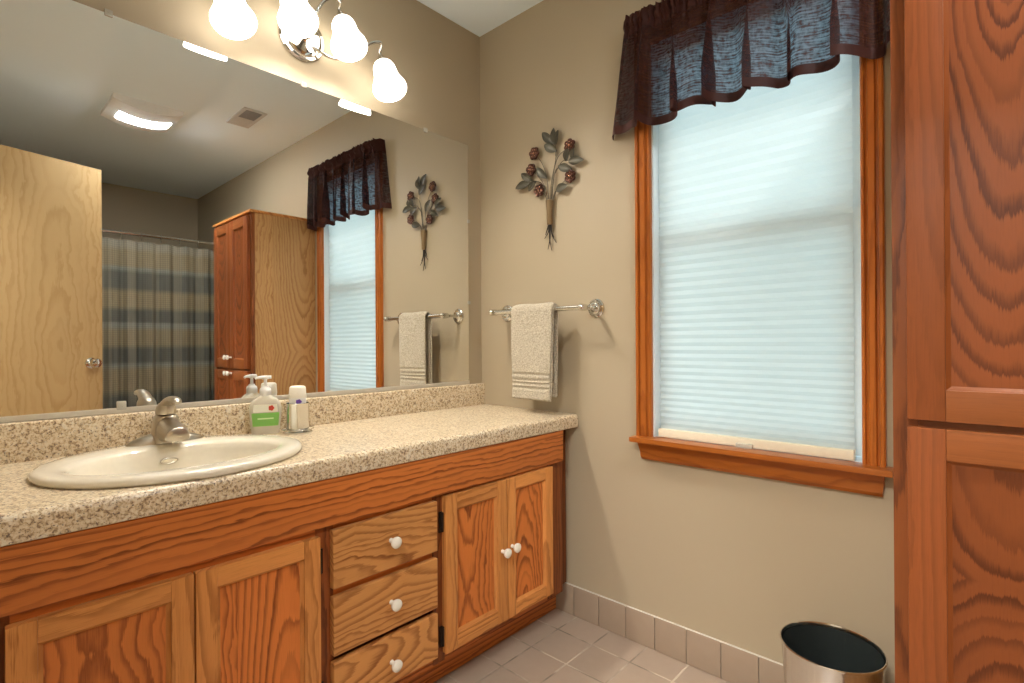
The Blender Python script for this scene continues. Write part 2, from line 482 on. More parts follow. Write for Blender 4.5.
sash(1.385, 2.06, .094, 'window_sash')
bm = new_bm(); box(bm, (WX0+.012, .127, .735), (WX1-.012, .129, 1.41)); struct('window_screen', bm, M['screen'], '', '', parent=wroot)

# pleated cellular shade, hung inside the casing
def shade_mat():
    m, nt, b = new_mat('pleated_shade_fabric')
    nt.nodes.remove(b)
    t = N(nt, 'ShaderNodeTexCoord')
    v = noise(nt, t.outputs['Object'], 420, 3, .6)
    c = mixc(nt, v, (.77, .83, .84), (.84, .89, .89))
    d = N(nt, 'ShaderNodeBsdfDiffuse'); tl = N(nt, 'ShaderNodeBsdfTranslucent')
    L(nt, c, d.inputs[0]); L(nt, c, tl.inputs[0])
    mx = N(nt, 'ShaderNodeMixShader'); mx.inputs[0].default_value = .68
    L(nt, d.outputs[0], mx.inputs[1]); L(nt, tl.outputs[0], mx.inputs[2])
    L(nt, mx.outputs[0], nt.nodes['Material Output'].inputs[0])
    return m
M['shade'] = shade_mat()
sh = thing('pleated_window_shade', 'white translucent pleated shade drawn down over the window', 'window shade', (1.155, .026, .729))
SX0, SX1 = .862, 1.430
zs, z, i = [], .757, 0
while z < 2.03:
    zs.append(z); z += .0105 + .0085*min(1, max(0, (z-.80)/1.0)); 
bm = new_bm()
vs = []
for i, z in enumerate(zs):
    y = .020 if i % 2 == 0 else .0245
    vs.append((bm.verts.new((SX0, y, z)), bm.verts.new((SX1, y, z))))
for a, c in zip(vs, vs[1:]): bm.faces.new((a[0], a[1], c[1], c[0]))
obj('pleated_fabric', bm, M['shade'], sh, 0)
bm = new_bm(); box(bm, (SX0-.001, .006, .730), (SX1+.001, .036, .758), .004); br = obj('bottom_rail', bm, M['cream_pl'], sh)
bm = new_bm(); box(bm, (1.122, -.002, .724), (1.172, .010, .742), .004); obj('pull_tab', bm, M['clip'], br)
bm = new_bm(); box(bm, (SX0-.002, .002, zs[-1]-.002), (SX1+.002, .044, zs[-1]+.032), .003); obj('headrail', bm, M['white_pl'], sh)

# brown sheer valance
def valance_mat():
    m, nt, b = new_mat('brown_sheer_cloth')
    nt.nodes.remove(b)
    uv = N(nt, 'ShaderNodeUVMap'); s = N(nt, 'ShaderNodeSeparateXYZ'); L(nt, uv.outputs[0], s.inputs[0])
    u_, v_ = s.outputs[0], s.outputs[1]
    c1 = N(nt, 'ShaderNodeCombineXYZ'); L(nt, math_node(nt, 'MULTIPLY', u_, 70), c1.inputs[0]); L(nt, math_node(nt, 'MULTIPLY', v_, 75), c1.inputs[1])
    n1 = noise(nt, c1.outputs[0], 1.0, 2, .6)
    c2 = N(nt, 'ShaderNodeCombineXYZ'); L(nt, math_node(nt, 'MULTIPLY', u_, 260), c2.inputs[0]); L(nt, math_node(nt, 'MULTIPLY', v_, 20), c2.inputs[1])
    n2 = noise(nt, c2.outputs[0], 1.0, 2, .6)
    wv = math_node(nt, 'MULTIPLY_ADD', math_node(nt, 'SINE', math_node(nt, 'MULTIPLY', v_, 2*PI*44)), .5, .5)
    op = math_node(nt, 'ADD', math_node(nt, 'MULTIPLY', n1, 1.0), math_node(nt, 'ADD', math_node(nt, 'MULTIPLY', n2, .6), math_node(nt, 'MULTIPLY', wv, .10)))
    op = ramp(nt, op, [(.66, (.03, .03, .03)), (1.05, (.46, .46, .46))])
    hem = ramp(nt, v_, [(.072, (.02, .02, .02)), (.078, (1, 1, 1)), (.80, (1, 1, 1)), (.84, (0, 0, 0))])
    fac = math_node(nt, 'MULTIPLY', op, hem)
    d = N(nt, 'ShaderNodeBsdfPrincipled'); d.inputs['Base Color'].default_value = (.048, .0150, .0105, 1); d.inputs['Roughness'].default_value = .55
    d.inputs['Specular IOR Level'].default_value = .12; d.inputs['Sheen Weight'].default_value = .03; d.inputs['Sheen Tint'].default_value = (.6, .3, .2, 1)
    tl = N(nt, 'ShaderNodeBsdfTranslucent'); tl.inputs[0].default_value = (.10, .035, .025, 1)
    m1 = N(nt, 'ShaderNodeMixShader'); m1.inputs[0].default_value = .14
    L(nt, d.outputs[0], m1.inputs[1]); L(nt, tl.outputs[0], m1.inputs[2])
    tr = N(nt, 'ShaderNodeBsdfTransparent'); tr.inputs[0].default_value = (.56, .68, .80, 1)
    m2 = N(nt, 'ShaderNodeMixShader'); L(nt, fac, m2.inputs[0])
    L(nt, m1.outputs[0], m2.inputs[1]); L(nt, tr.outputs[0], m2.inputs[2])
    L(nt, m2.outputs[0], nt.nodes['Material Output'].inputs[0])
    return m
M['valance'] = valance_mat()
va = thing('window_valance', 'dark brown sheer gathered valance across the top of the window', 'valance', (1.145, 0, 2.15))
def valance():
    bm = new_bm(); uvl = bm.loops.layers.uv.new('UVMap')
    NU, NV = 260, 34
    rr = random.Random(3)
    ph = [rr.uniform(0, 6.28) for _ in range(8)]
    def fold(s):
        w = s + .020*math.sin(9*s+ph[0]) + .012*math.sin(23*s+ph[1])
        return .62*math.sin(2*PI*7.0*w+ph[2]) + .34*math.sin(2*PI*11.3*w+ph[3]) + .16*math.sin(2*PI*19*w+ph[4])
    grid = []
    for i in range(NU+1):
        s = i/NU; col = []
        for j in range(NV+1):
            t = j/NV                       # 0 top, 1 hem
            z = 2.172 - .385*t
            amp = .005 + .036*min(1, t*1.4)
            f = fold(s)
            gather = .005*math.sin(2*PI*41*s+ph[5]) + .003*math.sin(2*PI*67*s+ph[6])
            y = -.060 - amp*f - gather*(1-min(1, t*1.6))
            head = math.exp(-((t-.075)/.035)**2)*.010 - math.exp(-((t-.115)/.012)**2)*.006
            y -= head
            x = .762 + .784*s + .030*t*(s-.5)*-1*0
            x += -.064*t*max(0, 1-s*6) + .004*t*max(0, s*8-7)
            x += .032*min(1, t*1.3)*math.cos(2*PI*7.0*s+ph[2]+.6)*min(1, s*5)*min(1, (1-s)*9)
            z += .010*f*t + (.004*math.sin(2*PI*37*s) if j == 0 else 0)
            y = min(y, -.0275)
            e = min(s, 1-s)/.03           # ends return to the wall
            if e < 1: y = -.003 + (y+.003)*math.sin(e*PI/2)**.8
            col.append((bm.verts.new((x, y, z)), s*.9, 1-t))
        grid.append(col)
    for i in range(NU):
        for j in range(NV):
            q = (grid[i][j], grid[i][j+1], grid[i+1][j+1], grid[i+1][j])
            f = bm.faces.new([a[0] for a in q])
            for lp, a in zip(f.loops, q): lp[uvl].uv = (a[1]*.8, a[2])
    return bm
obj('gathered_cloth', valance(), M['valance'], va, 60)
bm = new_bm(); tube(bm, [(.800, -.045, 2.138), (1.515, -.045, 2.138)], .006, 12)
obj('curtain_rod', bm, M['white_pl'], va)

# ------------------------------------------------------------------ vanity cabinet
XF = .512
vc = thing('vanity_cabinet', 'long low oak bathroom cabinet with doors and drawers under the speckled counter', 'cabinet', (.26, -.86, 0))
bm = new_bm()
YL = -1.70
for y0, y1 in ((YL, -1.582), (-1.052, -1.005), (-.697, -.652), (-.170, -.080)):
    bm = new_bm(); box(bm, (.492, y0, .120), (XF, y1, .728), .0015); obj('face_stile', bm, M['dark_z'], vc)
for a0, a1, z0, z1 in ((YL, -.080, .120, .156), (YL, -.080, .588, .728), (-1.02, -.685, .432, .460), (-1.02, -.685, .282, .298)):
    bm = new_bm(); box(bm, (.492, a0, z0), (XF-.0005, a1, z1), .001); obj('face_rail', bm, M['cab_y'], vc)
bm = new_bm(); box(bm, (.500, YL, .613), (.526, -.088, .7275), .003); obj('apron_board', bm, M['cab_y'], vc)
bm = new_bm(); box(bm, (.02, -.098, .12), (.492, -.080, .728), .001); obj('side_panel', bm, M['cab_z'], vc)
bm = new_bm(); box(bm, (.02, YL, 0), (.492, YL+.016, .728), .001); obj('side_panel', bm, M['cab_z'], vc)
bm = new_bm(); box(bm, (.452, -.080, .115), (.470, -.001, .728), .001); obj('filler_strip', bm, M['dark_z'], vc)
bm = new_bm(); box(bm, (.405, YL, 0), (.4235, -.001, .120), .001); obj('toe_kick', bm, M['cab_y'], vc)
bm = new_bm(); box(bm, (.02, YL, .120), (.492, -.08, .134)); box(bm, (.004, YL, .0), (.02, -.08, .728)); obj('carcass', bm, M['dark_z'], vc)

def knob_bm(c, ax, s=1.0):
    bm = new_bm()
    lathe(bm, c, [(.0065*s, 0), (.0055*s, .006*s), (.005*s, .012*s), (.008*s, .016*s), (.0135*s, .019*s), (.0155*s, .024*s), (.0150*s, .028*s), (.011*s, .031*s), (.004*s, .0325*s)], ax, 24)
    return bm
def framed_door(parent, m3, w0, w1, h0, h1, base, out, sw, mats, knob=None, hinges=(), hinge_side=0):
    """m3(w,h,d) maps the door's own width, height and depth to the room"""
    T = .019
    def bx(bm, a0, a1, b0, b1, d0, d1, bev, mat=0):
        p, q = m3(a0, b0, d0), m3(a1, b1, d1)
        box(bm, [min(i, j) for i, j in zip(p, q)], [max(i, j) for i, j in zip(p, q)], bev, mat)
    bm = new_bm()
    bx(bm, w0, w0+sw, h0, h1, base, base+T, .0025, 0)
    bx(bm, w1-sw, w1, h0, h1, base, base+T, .0025, 0)
    bx(bm, w0+sw, w1-sw, h0, h0+sw, base, base+T-.0004, .0015, 1)
    bx(bm, w0+sw, w1-sw, h1-sw, h1, base, base+T-.0004, .0015, 1)
    # sloping inner moulding
    a0, a1, b0, b1 = w0+sw-.001, w1-sw+.001, h0+sw-.001, h1-sw+.001
    k = .009
    o_ = [(a0, b0), (a1, b0), (a1, b1), (a0, b1)]; i_ = [(a0+k, b0+k), (a1-k, b0+k), (a1-k, b1-k), (a0+k, b1-k)]
    ov = [bm.verts.new(m3(p[0], p[1], base+T-.003)) for p in o_]; iv = [bm.verts.new(m3(p[0], p[1], base+.0085)) for p in i_]
    for q in range(4):
        f = bm.faces.new((ov[q], ov[(q+1) % 4], iv[(q+1) % 4], iv[q])); f.material_index = 0 if q % 2 else 1
    d = obj('door', bm, [mats[0], mats[1]], parent)
    bm = new_bm(); bx(bm, a0-.004, a1+.004, b0-.004, b1+.004, base+.002, base+.009, 0); obj('door_panel', bm, mats[2], d)
    if knob:
        obj('knob', knob_bm(m3(knob[0], knob[1], base+T), out), M['knob'], d)
    for hz in hinges:
        bm = new_bm()
        w = w0 if hinge_side == 0 else w1
        sg = -1 if hinge_side == 0 else 1
        p, q = m3(w+sg*.001, hz-.030, base-.001), m3(w+sg*.013, hz+.030, base+.004)
        box(bm, [min(i, j) for i, j in zip(p, q)], [max(i, j) for i, j in zip(p, q)], .001)
        lathe(bm, m3(w+sg*.003, hz-.028, base+.006), [(.0045, 0), (.0045, .056)], (0, 0, 1), 12)
        obj('hinge', bm, M['black'], d)
    return d
vm = lambda w, h, d: (d, w, h)
vmats = (M['stile_z'], M['rail_y'], M['panel_z'])
framed_door(vc, vm, -1.589, -1.3150, .146, .594, XF, (1, 0, 0), .040, vmats, (-1.333, .325))
framed_door(vc, vm, -1.3118, -1.047, .146, .594, XF, (1, 0, 0), .040, vmats, (-1.293, .325), (.53, .21), 1)
framed_door(vc, vm, -.661, -.4000, .146, .606, XF, (1, 0, 0), .045, vmats, (-.424, .377), (.53, .195), 0)
framed_door(vc, vm, -.3968, -.158, .146, .606, XF, (1, 0, 0), .040, vmats, (-.378, .381))
for z0, z1, kz in ((.457, .600, .532), (.294, .437, .368), (.150, .278, .209)):
    bm = new_bm(); box(bm, (XF, -1.015, z0), (XF+.019, -.692, z1), .004, 0, 3)
    dr = obj('drawer', bm, M['drw_y'], vc)
    obj('knob', knob_bm((XF+.019, -.850, kz), (1, 0, 0)), M['knob'], dr)

# ------------------------------------------------------------------ countertop with backsplash
CT = .7788
SKX, SKY_, = .285, -1.268
ct = thing('countertop', 'cream and brown speckled laminate vanity counter with a rounded front edge', 'countertop', (.27, -.86, .728))
bm = new_bm()
y0, y1 = YL-.015, -.0015
nose = [(.515, .7788), (.522, .7778), (.5275, .7745), (.5310, .7690), (.5320, .763), (.5320, .735), (.5305, .730), (.526, .728), (.490, .728)]
loft(bm, [[Vector((x, y0, z)) for x, z in nose], [Vector((x, y1, z)) for x, z in nose]])
# top with the elliptical sink cut-out
bx0, bx1, by0, by1 = .002, .515, -1.60, -.95
angs = [2*PI*i/72 for i in range(72)] + [math.atan2(b-SKY_, a-SKX) % (2*PI) for a in (bx0, bx1) for b in (by0, by1)]
angs.sort()
ring_o, ring_i = [], []
for a in angs:
    c, s = math.cos(a), math.sin(a)
    tt = min([((bx1 if c > 0 else bx0)-SKX)/c if abs(c) > 1e-9 else 9, ((by1 if s > 0 else by0)-SKY_)/s if abs(s) > 1e-9 else 9])
    ring_o.append(bm.verts.new((SKX+c*tt, SKY_+s*tt, CT)))
    k = 1/math.sqrt((c/.222)**2+(s/.256)**2)
    ring_i.append(bm.verts.new((SKX+c*k, SKY_+s*k, CT)))
lowr = [bm.verts.new((v.co.x, v.co.y, .728)) for v in ring_i]
faces_between(bm, ring_i, ring_o)
faces_between(bm, lowr, ring_i)
for a, b_ in ((y0, by0), (by1, y1)):
    bm.faces.new([bm.verts.new(p) for p in ((bx0, a, CT), (bx1, a, CT), (bx1, b_, CT), (bx0, b_, CT))])
    box(bm, (bx0, a, .728), (.49, b_, .7287))
bmesh.ops.recalc_face_normals(bm, faces=bm.faces[:])
obj('counter_slab', bm, M['laminate'], ct)
bsp = thing('backsplash', 'low brown speckled laminate strip running along the wall under the mirror', 'backsplash', (.010, -.86, .779))
bm = new_bm(); bs = [(.0015, .7790), (.020, .7790), (.020, .864), (.0185, .870), (.014, .873), (.0015, .873)]
loft(bm, [[Vector((x, y0, z)) for x, z in bs], [Vector((x, y1, z)) for x, z in bs]])
obj('backsplash_board', bm, M['laminate'], bsp)

# ------------------------------------------------------------------ sink
sk = thing('sink', 'oval off-white drop-in basin set in the speckled counter', 'sink', (SKX, SKY_, .779))
bm = new_bm()
R_ = [(.285, 0, .226, .2605, .7795), (.285, 0, .2345, .2690, .7800), (.285, 0, .2370, .2720, .7850), (.285, 0, .2365, .2715, .7905), (.285, 0, .2330, .2675, .7950), (.285, 0, .2260, .2600, .7975),
      (.296, 0, .1950, .2420, .7985), (.308, 0, .1620, .2260, .7980), (.313, 0, .1530, .2130, .7950), (.314, 0, .1490, .2080, .7890), (.314, 0, .1450, .2030, .775), (.314, 0, .136, .190, .745), (.313, 0, .118, .166, .705),
      (.312, 0, .092, .128, .672), (.310, 0, .058, .080, .655), (.308, 0, .024, .024, .649)]
loft(bm, [ell(cx, SKY_-.004*(k > 5), rx, ry, z, 72) for k, (cx, _, rx, ry, z) in enumerate(R_)], 0, False, True)
basin = obj('basin', bm, M['ceramic'], sk, 60)
bm = new_bm(); lathe(bm, (.308, SKY_, .648), [(.022, 0), (.022, .004), (.017, .005), (.013, .003)], n=24); obj('drain', bm, M['nickel'], sk)
bm = new_bm()
oc = Vector((.1772, -1.268, .762))
ov = [(oc + Vector((.0015, math.cos(2*PI*i/24)*.019, math.sin(2*PI*i/24)*.0065))) for i in range(25)]
tube(bm, ov[:-1] + [ov[0]], .0017, 8)
rr_ = [[oc + Vector((d, math.cos(2*PI*i/24)*.017, math.sin(2*PI*i/24)*.005)) for i in range(24)] for d in (-.004, .0012)]
loft(bm, rr_, 1)
obj('overflow_ring', bm, [M['nickel'], M['ceramic']], sk)

# ------------------------------------------------------------------ faucet
FX, FY, FZ = .098, -1.256, .7985
fa = thing('faucet', 'brushed nickel single-lever faucet on the back rim of the sink', 'faucet', (FX, FY, FZ))
bm = new_bm()
rings = []
for k in range(21):
    t = -1+2*k/20
    hw = .004 + .024*math.sqrt(max(0, 1-abs(t)**2.4)); hh = .004 + .026*max(0, 1-abs(t)**1.7)**.9
    rings.append([Vector((FX + hw*math.cos(2*PI*i/20), FY + t*.087, FZ + max(0, math.sin(2*PI*i/20))*hh + (.0 if math.sin(2*PI*i/20) >= -1e-6 else 0))) for i in range(20)])
loft(bm, rings)
obj('base_plate', bm, M['nickel'], fa, 50)
def sup(cx, cy, rx, ry, z, p=2.6, n=28):
    out = []
    for i in range(n):
        c, s = math.cos(2*PI*i/n), math.sin(2*PI*i/n)
        out.append(Vector((cx+rx*abs(c)**(2/p)*(1 if c >= 0 else -1), cy+ry*abs(s)**(2/p)*(1 if s >= 0 else -1), z)))
    return out
bm = new_bm()
loft(bm, [sup(FX+.004, FY, .034, .036, FZ+.001), sup(FX+.004, FY, .033, .034, FZ+.02), sup(FX+.004, FY, .031, .031, FZ+.040), sup(FX+.003, FY, .029, .028, FZ+.060), sup(FX+.002, FY, .026, .025, FZ+.069), sup(FX+.002, FY, .020, .019, FZ+.0735)])
obj('faucet_body', bm, M['nickel'], fa, 50)
bm = new_bm()
rings = []
for t, hw, z0, z1 in ((.008, .026, .004, .068), (.03, .0275, .005, .067), (.055, .0285, .007, .062), (.08, .0285, .010, .055), (.098, .028, .012, .050), (.105, .0272, .013, .048), (.108, .0262, .014, .0468), (.109, .0245, .0155, .045)):
    rings.append([Vector((FX+t, FY + hw*math.copysign(abs(math.cos(2*PI*i/24))**.55, math.cos(2*PI*i/24))*(1-.34*max(0, math.sin(2*PI*i/24))), FZ + (z0+z1)/2 + (z1-z0)/2*math.copysign(abs(math.sin(2*PI*i/24))**.6, math.sin(2*PI*i/24)))) for i in range(24)])
loft(bm, rings)
sp = obj('spout', bm, M['nickel'], fa, 50)
bm = new_bm(); lathe(bm, (FX+.088, FY, FZ+.016), [(.010, 0), (.010, -.007), (.007, -.007)], n=20); obj('aerator', bm, M['chrome'], sp)
bm = new_bm()
hb = FZ+.074
loft(bm, [sup(FX+.002, FY, .0255, .0235, hb, 2), sup(FX+.003, FY, .0265, .0240, hb+.008, 2), sup(FX+.005, FY, .0250, .0225, hb+.018, 2), sup(FX+.008, FY, .0205, .0185, hb+.027, 2), sup(FX+.011, FY, .012, .011, hb+.033, 2), sup(FX+.012, FY, .004, .004, hb+.0345, 2)])
lev = [(FX-.002, FY, hb+.016), (FX+.026, FY, hb+.032), (FX+.055, FY, hb+.041), (FX+.085, FY, hb+.041), (FX+.104, FY, hb+.034)]
P = spline(lev, 5)
tube(bm, P, [.019-.008*i/len(P) if i < len(P)-2 else .006 for i in range(len(P))], 16, 0, .60)
hd = obj('lever_handle', bm, M['nickel'], fa, 60)
bm = new_bm(); lathe(bm, (FX+.0275, FY, hb+.010), [(.0032, -.002), (.0032, .0012), (.001, .0016)], (1, 0, .15), 12); obj('index_dot', bm, M['black'], hd)

# ------------------------------------------------------------------ mirror
mi = thing('wall_mirror', 'wide frameless mirror held by small clips above the backsplash', 'mirror', (0, -.88, .886))
bm = new_bm(); box(bm, (.0012, YL, .886), (.0055, -.082, 1.926), .0008, 0, 1); obj('mirror_glass', bm, M['mirror'], mi)
bm = new_bm(); box(bm, (.0012, YL, .8745), (.0085, -.082, .8885), .001); obj('bottom_channel', bm, plain('grey_channel', (.62, .58, .50), .4, .3), mi)
for y, z in ((-1.357, 1.928), (-.828, 1.928), (-.315, 1.926), (-.081, 1.59), (-.081, 1.232), (-1.334, .892)):
    bm = new_bm()
    if z > 1.9: box(bm, (.001, y-.009, z-.010), (.0095, y+.009, z+.007), .003)
    elif z < .9: box(bm, (.001, y-.011, z-.010), (.0105, y+.011, z+.014), .004)
    else: box(bm, (.001, y-.006, z-.008), (.0090, y+.008, z+.008), .003)
    lathe(bm, (.009, y+(.003 if z < 1.9 else 0), z), [(.003, 0), (.003, .0018), (.001, .0022)], (1, 0, 0), 10)
    obj('clip', bm, M['clip'], mi)

# ------------------------------------------------------------------ vanity light
vl = thing('vanity_light', 'polished four-lamp wall light with glowing white bell shades above the mirror', 'wall light', (0, -.832, 2.085))
bm = new_bm()
lathe(bm, (.001, -.832, 2.085), [(.079, 0), (.079, .005), (.074, .010), (.066, .011), (.062, .017), (.052, .021), (.034, .024), (.018, .030), (.014, .040), (.006, .046)], (1, 0, 0), 48)
obj('back_plate', bm, M['chrome'], vl)
LS = [(.125, -1.090, 1.972), (.118, -.898, 2.060), (.118, -.722, 2.052), (.125, -.566, 1.962)]
TILT = Vector((-.42, 0, 1)).normalized()      # each bell leans out from the wall
for k, (x, y, z) in enumerate(LS):
    sg = -1 if y < -.832 else 1
    tp = Vector((x, y, z)) + TILT*.128            # neck of the bell
    if k == 0: path = [(.024, -.862, 2.115), (.050, -.905, 2.165), (.062, -.960, 2.190), (.075, -1.030, 2.195), (.082, y+.012, 2.180), tp+TILT*.040, tp+TILT*.008]
    elif k == 3: path = [(.024, -.832+sg*.03, 2.055), (.045, -.832+sg*.09, 2.035), (.060, -.832+sg*.155, 2.065), (.075, -.832+sg*.215, 2.125), (.082, y-sg*.010, 2.142), tp+TILT*.040, tp+TILT*.008]
    else: path = [(.030, -.832+sg*.012, 2.105), (.055, -.825+sg*.03, 2.185), (.070, -.815+sg*.055, 2.225), (.075, y-sg*.010, 2.222), tp+TILT*.045, tp+TILT*.008]
    bm = new_bm(); tube(bm, spline(path, 8), .0055, 10); obj('arm', bm, M['chrome'], vl, 60)
    bm = new_bm(); lathe(bm, tp, [(.008, .022), (.013, .020), (.016, .012), (.024, -.004), (.027, -.016), (.026, -.018), (.010, -.014)], TILT, n=28); hol = obj('shade_holder', bm, M['chrome'], vl)
    bm = new_bm()
    prof = [(.024, .114), (.034, .109), (.0385, .099), (.0410, .085), (.0420, .070), (.0445, .055), (.0495, .038), (.0560, .021), (.0605, .010), (.0612, .003), (.0598, -.001)]
    inn = [(r-.0035, d) for r, d in prof[::-1]]
    inn[-1] = (inn[-1][0], prof[0][1]-.004)
    lathe(bm, (x, y, z), prof + inn, TILT, n=36, cap0=True, cap1=True)
    shd = obj('lamp_shade', bm, M['opal'], vl, 60)
    bm = new_bm(); lathe(bm, Vector((x, y, z)) + TILT*.022, [(.006, -.006), (.018, .0), (.025, .014), (.025, .028), (.014, .052), (.012, .080)], TILT, n=20); obj('bulb', bm, M['bulb'], shd, 60)

# ------------------------------------------------------------------ towel bar and towel
tb = thing('towel_bar', 'polished metal towel bar with round wall plates beside the window', 'towel bar', (.39, 0, 1.18))
BY, BZ, BXA, BXB = -.088, 1.181, .165, .617
for xx in (BXA, BXB):
    bm = new_bm()
    lathe(bm, (xx, -.0005, BZ), [(.035, 0), (.035, .004), (.0315, .0070), (.0285, .0065), (.025, .011), (.019, .011), (.015, .014), (.012, .018)], (0, -1, 0), 40)
    lathe(bm, (xx, -.015, BZ), [(.010, 0), (.0075, .008), (.0065, .022), (.0075, .040), (.010, .050), (.0125, .056), (.0135, .072), (.0125, .086), (.0085, .094), (.003, .098)], (0, -1, 0), 28)
    obj('post', bm, M['chrome'], tb, 40)
bm = new_bm(); tube(bm, [(BXA, BY, BZ), (BXB, BY, BZ)], .0095, 20); obj('bar', bm, M['chrome'], tb)
def terry():
    m, nt, b = new_mat('beige_terry')
    t = N(nt, 'ShaderNodeTexCoord')
    v = noise(nt, t.outputs['Object'], 170, 4, .65)
    v2 = noise(nt, t.outputs['Object'], 60, 3, .6)
    c = mixc(nt, ramp(nt, v, [(.35, (0, 0, 0)), (.65, (1, 1, 1))]), (.40, .34, .245), (.64, .575, .44))
    L(nt, c, b.inputs['Base Color']); b.inputs['Roughness'].default_value = .95; b.inputs['Specular IOR Level'].default_value = .1
    b.inputs['Sheen Weight'].default_value = .3
    bump(nt, b, math_node(nt, 'ADD', v, math_node(nt, 'MULTIPLY', v2, .6)), 1.0, .007)
    return m
M['terry'] = terry()
def towel_layer(bm, x0, x1, zb_f, zb_b, off, th, bands, wob):
    """cloth folded over the bar: a thick sheet following the bar, down in front and behind"""
    r = .010 + off
    path = []
    n = 96
    for i in range(n): path.append((BY-r, zb_f + (BZ-zb_f)*i/n))
    for i in range(9): a = PI - PI*i/8; path.append((BY + r*math.cos(a), BZ + r*math.sin(a)))
    for i in range(1, n+1): path.append((BY+r, BZ + (zb_b-BZ)*i/n))
    cols = 14
    outer, inner = [], []
    for k, (y, z) in enumerate(path):
        a = path[max(0, k-1)]; c = path[min(len(path)-1, k+1)]
        ty, tz = c[0]-a[0], c[1]-a[1]; l = math.hypot(ty, tz); ny, nz = -tz/l, ty/l
        ro, ri = [], []
        for j in range(cols+1):
            s = j/cols
            down = max(0, (BZ-z)/.34)
            x = x0+(x1-x0)*s + wob*math.sin(z*23+s*2)*down - .012*down*(s)*(1 if k < n else .4)
            h = th + .0012*math.sin(s*9+z*31)
            if bands and k < n:
                for bz in bands:
                    if abs(z-bz) < .0052: h -= .0042
            e = min(s, 1-s)
            h *= min(1, .45+e*9)
            dy = .004*math.sin(s*4.1+1)*down
            ro.append(Vector((x, y+ny*h+dy, z+nz*h))); ri.append(Vector((x, y+dy, z)))
        outer.append(ro); inner.append(ri)
    loft(bm, [o_ + i_[::-1] for o_, i_ in zip(outer, inner)])
bm = new_bm()
towel_layer(bm, .2845, .4905, .838, .850, .0075, .0080, (.930, .911, .894, .877), .0015)
towel_layer(bm, .2900, .4950, .831, .846, .0005, .0055, None, -.002)
tw = obj('hand_towel', bm, M['terry'], None, 60, (.39, BY, BZ))
tag(tw, 'folded beige terry hand towel hanging over the metal towel bar', 'towel')

# ------------------------------------------------------------------ metal flower spray on the wall
fl = thing('metal_flower_spray', 'bronze metal bouquet of five flowers mounted on the wall above the towel bar', 'wall decoration', (.41, 0, 1.66))
M['bronze'] = plain('bronze_petals', (.085, .036, .025), .30, .8)
M['pewter'] = plain('aged_leaf_metal', (.062, .056, .036), .42, .35)
M['wire'] = plain('stem_wire', (.10, .08, .052), .4, .6)
M['iron'] = plain('dark_iron', (.035, .028, .022), .45, .6)
M['bead'] = plain('copper_bead', (.42, .23, .16), .25, .9)
FYW = -.016
for x, z in ((.333, 1.825), (.315, 1.762), (.358, 1.669), (.511, 1.812), (.513, 1.693)):
    bm = new_bm()
    for k in range(6):
        a = 2*PI*k/6 + x*9
        px, pz = x+.0155*math.cos(a), z+.0155*math.sin(a)
        # cupped round petal
        rings = []
        for rr2, d in ((.0112, -.001), (.0116, .0025), (.0095, .0055), (.0060, .0042), (.001, .0030)):
            rings.append([Vector((px+rr2*math.cos(2*PI*i/14), FYW-d, pz+rr2*math.sin(2*PI*i/14))) for i in range(14)])
        loft(bm, rings)
    f = obj('flower', bm, M['bronze'], fl, 50)
    bm = new_bm()
    for k in range(6):
        a = 2*PI*k/6 + x*9
        lathe(bm, (x+.0125*math.cos(a), FYW-.004, z+.0125*math.sin(a)), [(.0036, 0), (.0034, .002), (.0015, .0036)], (0, -1, 0), 10)
    lathe(bm, (x, FYW-.003, z), [(.0065, 0), (.006, .004), (.0025, .0068)], (0, -1, 0), 14)
    obj('flower_center', bm, M['bead'], f, 50)
LV = [((.429, 1.842), (.378, 1.896), .016), ((.436, 1.836), (.436, 1.899), .013), ((.446, 1.807), (.388, 1.844), .017), ((.491, 1.756), (.508, 1.803), .014), ((.503, 1.753), (.578, 1.740), .016),
      ((.519, 1.718), (.457, 1.743), .016), ((.442, 1.652), (.501, 1.661), .016), ((.395, 1.711), (.347, 1.762), .015), ((.318, 1.718), (.264, 1.756), .014), ((.312, 1.712), (.232, 1.702), .016), ((.299, 1.679), (.346, 1.709), .014), ((.443, 1.834), (.458, 1.885), .011), ((.519, 1.758), (.534, 1.795), .011)]  # last two leaf shapes stand for shadows that leaves cast on the wall
for n_, (a, c, hw) in enumerate(LV):
    A, B = Vector((a[0], FYW+.002, a[1])), Vector((c[0], FYW-.004, c[1]))
    d = B-A; sd = Vector((-d.z, 0, d.x)).normalized()
    rings = []
    for k in range(9):
        t = k/8; w = hw*1.15*(math.sin(PI*min(1, t*.96+.02))**.8)*(1-.25*t) + .0006
        p = A + d*t + Vector((0, -.004*math.sin(PI*t), 0))
        up = Vector((0, -.0045*w/hw, 0)); th = Vector((0, .0016, 0))
        rings.append([p+sd*w+up, p+sd*w*.5+up*.45, p-up*.15, p-sd*w*.5+up*.45, p-sd*w+up, p-sd*w+up+th, p-up*.15+th, p+sd*w+up+th])
    bm = new_bm(); loft(bm, rings); obj('leaf_and_shadow', bm, M['pewter'], fl, 40)
